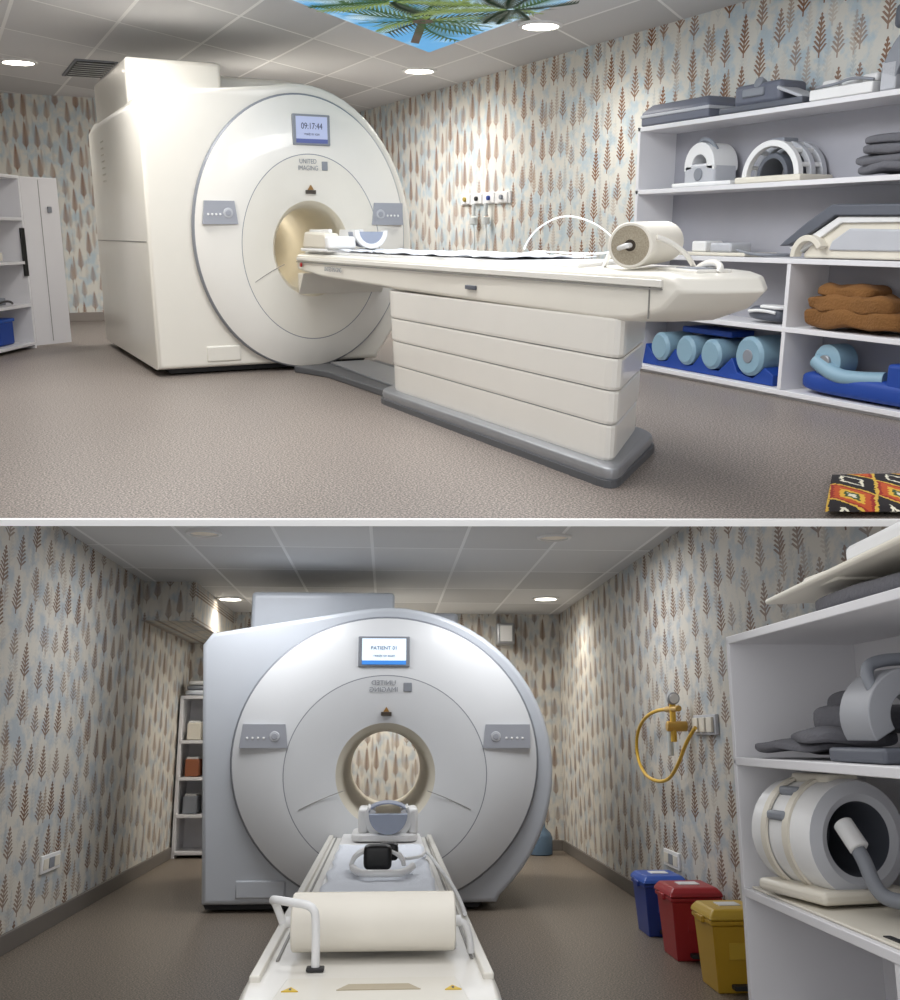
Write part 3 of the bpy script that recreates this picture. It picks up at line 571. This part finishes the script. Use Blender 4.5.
for k,yy in enumerate((.10,.22)): lathe(p,'band_%d'%k,c+axd*yy,c+axd,[(0,.176),(.0,.185),(.03,.185),(.03,.176)],[ivory],48,caps=False)
box(p,'foot',c+axd*.14+Vector((0,0,-.165)),(.33,.36,.04),ivory,.015,rz=.2); box(p,'cap',c+axd*.15+Vector((0,0,.175)),(.12,.2,.03),ivory,.012,rz=.2)
for a in (-70,-40,0,40):
    r=math.radians(a); q=c+axd*.17+sd*math.sin(r)*.176+Vector((0,0,1))*math.cos(r)*.176; box(p,'slot_%d'%(a+70),q,(.03,.10,.03),greyp,.01,rz=.2)
tube(p,'neck_tube',[c+Vector((-.05,-.03,.02)),c+Vector((-.04,-.10,-.03)),c+Vector((-.03,-.14,-.12)),c+Vector((-.02,-.2,-.15)),c+Vector((.06,-.25,-.15)),c+Vector((.12,-.2,-.145))],.022,greyp)
cyl(p,'tube_tip',c+Vector((-.06,-.03,.05)),c+Vector((-.04,-.09,-.02)),.03,whitep)
p=top('coil_tray'); B2(p,'plate',(1.27,2.1,.604),(1.60,3.6,.612),ivory,.003)
for k in range(3): B2(p,'slot_%d'%k,(1.29,2.3+.15*k,.611),(1.31,2.4+.15*k,.615),blackm,0)
p=top('ankle_coil'); soft(p,'pad',(1.42,2.95,.20),(.25,.5,.06),dgrey,.5,.008); arc_prism(p,'arch',(1.42,.20),.07,.11,0,180,2.85,3.0,greyp); soft(p,'pad_b',(1.45,2.3,.22),(.25,.3,.1),dgrey,.5,.008)
def bin_(c,w,d,h,m,m2,rz=0):
    p=top('waste_bin'); x,y=c; R=Matrix.Rotation(rz,3,'Z')
    def q(sw,sd,z): return [Vector((x,y,z))+R@Vector((i*sw/2,j*sd/2,0)) for i,j in ((-1,-1),(1,-1),(1,1),(-1,1))]
    skin(p,'tub',[q(w*.78,d*.78,0),q(w*.93,d*.93,h*.80),q(w,d,h*.81),q(w,d,h*.86)],m,bev=.012)
    skin(p,'lid',[q(w*1.03,d*1.03,h*.865),q(w*1.03,d*1.03,h*.92),q(w*.85,d*.85,h)],m2,bev=.012)
    box(p,'label',Vector((x,y,h*.5))+R@Vector((0,-d*.43,0)),(w*.35,.012,h*.2),m2,.002,rz=rz); box(p,'lid_label',(x,y,h+.002),(w*.4,d*.3,.006),whitep,.001,rz=rz)
    box(p,'pedal',Vector((x,y,.03))+R@Vector((0,-d*.46,0)),(w*.3,.06,.02),dark,.004,rz=rz)
    for sg in (-1,1): box(p,'handle_lug',Vector((x,y,h*.84))+R@Vector((sg*w*.51,0,0)),(.02,d*.3,.03),m,.006,rz=rz)
rd=M('red_plastic',(160,36,44),.35); bl=M('blue_plastic',(40,64,140),.35); yl=M('yellow_plastic',(190,150,40),.35)
bin_((1.61,6.15),.25,.32,.33,bl,M('blue_lid_b',(46,84,170),.35)); bin_((1.60,5.52),.27,.32,.355,rd,rd); bin_((1.59,4.86),.25,.30,.355,yl,M('yellow_lid',(200,165,55),.35))
def socket(x,y,z,sg):
    p=top('wall_socket'); B2(p,'plate',(x,y-.17,z-.05),(x+sg*.015,y+.17,z+.05),whitep,.004)
    for k in (-1,0,1): B2(p,'gang_%d'%(k+1),(x+sg*.015,y-.045+k*.1,z-.03),(x+sg*.02,y+.045+k*.1,z+.03),greyp if k==0 else ivory,.002)
socket(XL,6.45,.38,1); socket(XR,6.45,.37,-1)
p=top('oxygen_regulator'); brass=M('brass',(200,160,80),.3,.3); ylw=M('yellow_hose',(220,176,60),.4)
B2(p,'wall_plate',(XR-.02,5.42,1.12),(XR,5.82,1.23),lgrey,.004)
for k in range(3): B2(p,'outlet_%d'%k,(XR-.035,5.45+.125*k,1.135),(XR-.02,5.54+.125*k,1.215),ivory,.003)
YV=5.95
cyl(p,'valve_body',(XR-.02,YV,1.17),(XR-.14,YV,1.17),.03,brass); cyl(p,'stem',(XR-.1,YV,1.08),(XR-.1,YV,1.31),.018,ylw); cyl(p,'gauge',(XR-.1,YV,1.33),(XR-.1,YV-.04,1.33),.036,steel); cyl(p,'gauge_face',(XR-.1,YV-.04,1.33),(XR-.1,YV-.045,1.33),.028,whitep); cyl(p,'side_valve',(XR-.1,YV-.13,1.27),(XR-.1,YV+.13,1.27),.018,brass); cyl(p,'flow_tube',(XR-.1,YV+.08,1.0),(XR-.1,YV+.08,1.17),.018,glass)
tube(p,'yellow_hose',[(XR-.1,YV+.08,1.27),(XR-.1,6.4,1.28),(XR-.08,6.9,1.17),(XR-.06,7.05,.98),(XR-.06,6.8,.84),(XR-.06,6.3,.83),(XR-.08,5.95,.95),(XR-.08,5.75,1.10),(XR-.06,5.65,1.16)],.011,ylw)
p=top('supply_shelf')
for z in (.03,.36,.70,1.04,1.46): B2(p,'board',(XL+.02,9.95,z),(XL+.38,10.36,z+.03),lam,.003)
B2(p,'side_l',(XL+.02,9.95,0),(XL+.05,10.36,1.49),lam,.003); B2(p,'side_r',(XL+.35,9.95,0),(XL+.38,10.36,1.49),lam,.003); B2(p,'back_panel',(XL+.02,10.35,0),(XL+.38,10.365,1.49),lam,0)
for z,cc in ((1.075,ivory),(.735,M('terracotta',(150,90,60),.6)),(.395,greyp)):
    p=top('supply_carton'); B2(p,'carton',(XL+.09,10.0,z),(XL+.22,10.25,z+.16),cc,.01); B2(p,'flap',(XL+.10,10.02,z+.16),(XL+.21,10.2,z+.18),whitep,.004); cyl(p,'bottle',(XL+.29,10.1,z),(XL+.29,10.1,z+.13),.035,whitep)
p=top('folded_linen'); 
for k in range(3): soft(p,'fold_%d'%k,(XL+.2,10.12,1.52+.045*k),(.32-.03*k,.3,.05),[sheet,greyp,whitep][k],.5,.006,6)
p=top('wall_speaker'); B2(p,'body',(1.12,10.2,2.02),(1.30,10.38,2.24),steel,.02); B2(p,'grille',(1.15,10.185,2.05),(1.27,10.205,2.21),whitep,.004); B2(p,'bracket',(1.18,10.36,2.10),(1.24,10.4,2.16),dark,.002)
p=top('water_bottle'); lathe(p,'bottle',(1.5,10.05,0),(1.5,10.05,1),[(0,.10),(.01,.115),(.16,.115),(.2,.10),(.25,.05),(.33,.04),(.34,.03)],[M('green_glass',(90,112,134),.15)]); cyl(p,'cap',(1.5,10.05,.335),(1.5,10.05,.38),.045,bl)
for x,y in ((-1.45,9.3),(1.45,9.1)): downlight(x,y,ZC,.1,12)
for x,y in ((-1.15,6.2),(1.05,6.2)): downlight(x,y,ZC,.09,0)
for x,y in ((-1.45,9.3),(1.42,9.1)): light('SPOT',(x,y,ZC-.03),58,spot_size=math.radians(160),spot_blend=.9,shadow_soft_size=.15,color=(1,.94,.84))
light('AREA',(.1,9.7,ZC-.06),40,size=.8,color=(1,.95,.86))  # added fill without a fitting, brightens the back wall behind the scanner
light('AREA',(-.9,6.4,ZC-.06),21,size=.8,color=(.98,.99,1)); light('AREA',(.9,6.3,ZC-.06),21,size=.8,color=(.98,.99,1))  # pair of unseen ceiling fills added to light the lower room
# ------------------------------------------------------------ world + camera
w=bpy.data.worlds.new('world'); w.use_nodes=True; bg=w.node_tree.nodes['Background']; bg.inputs[0].default_value=(.98,.985,1,1); bg.inputs[1].default_value=1.05; bpy.context.scene.world=w
c=bpy.data.cameras.new('camera'); c.sensor_fit='HORIZONTAL'; c.sensor_width=36; c.lens=36*f/900; c.clip_start=.05
o=bpy.data.objects.new('camera',c); col.objects.link(o); o.matrix_world=CT; bpy.context.scene.camera=o
bpy.context.scene.view_settings.view_transform='Standard'
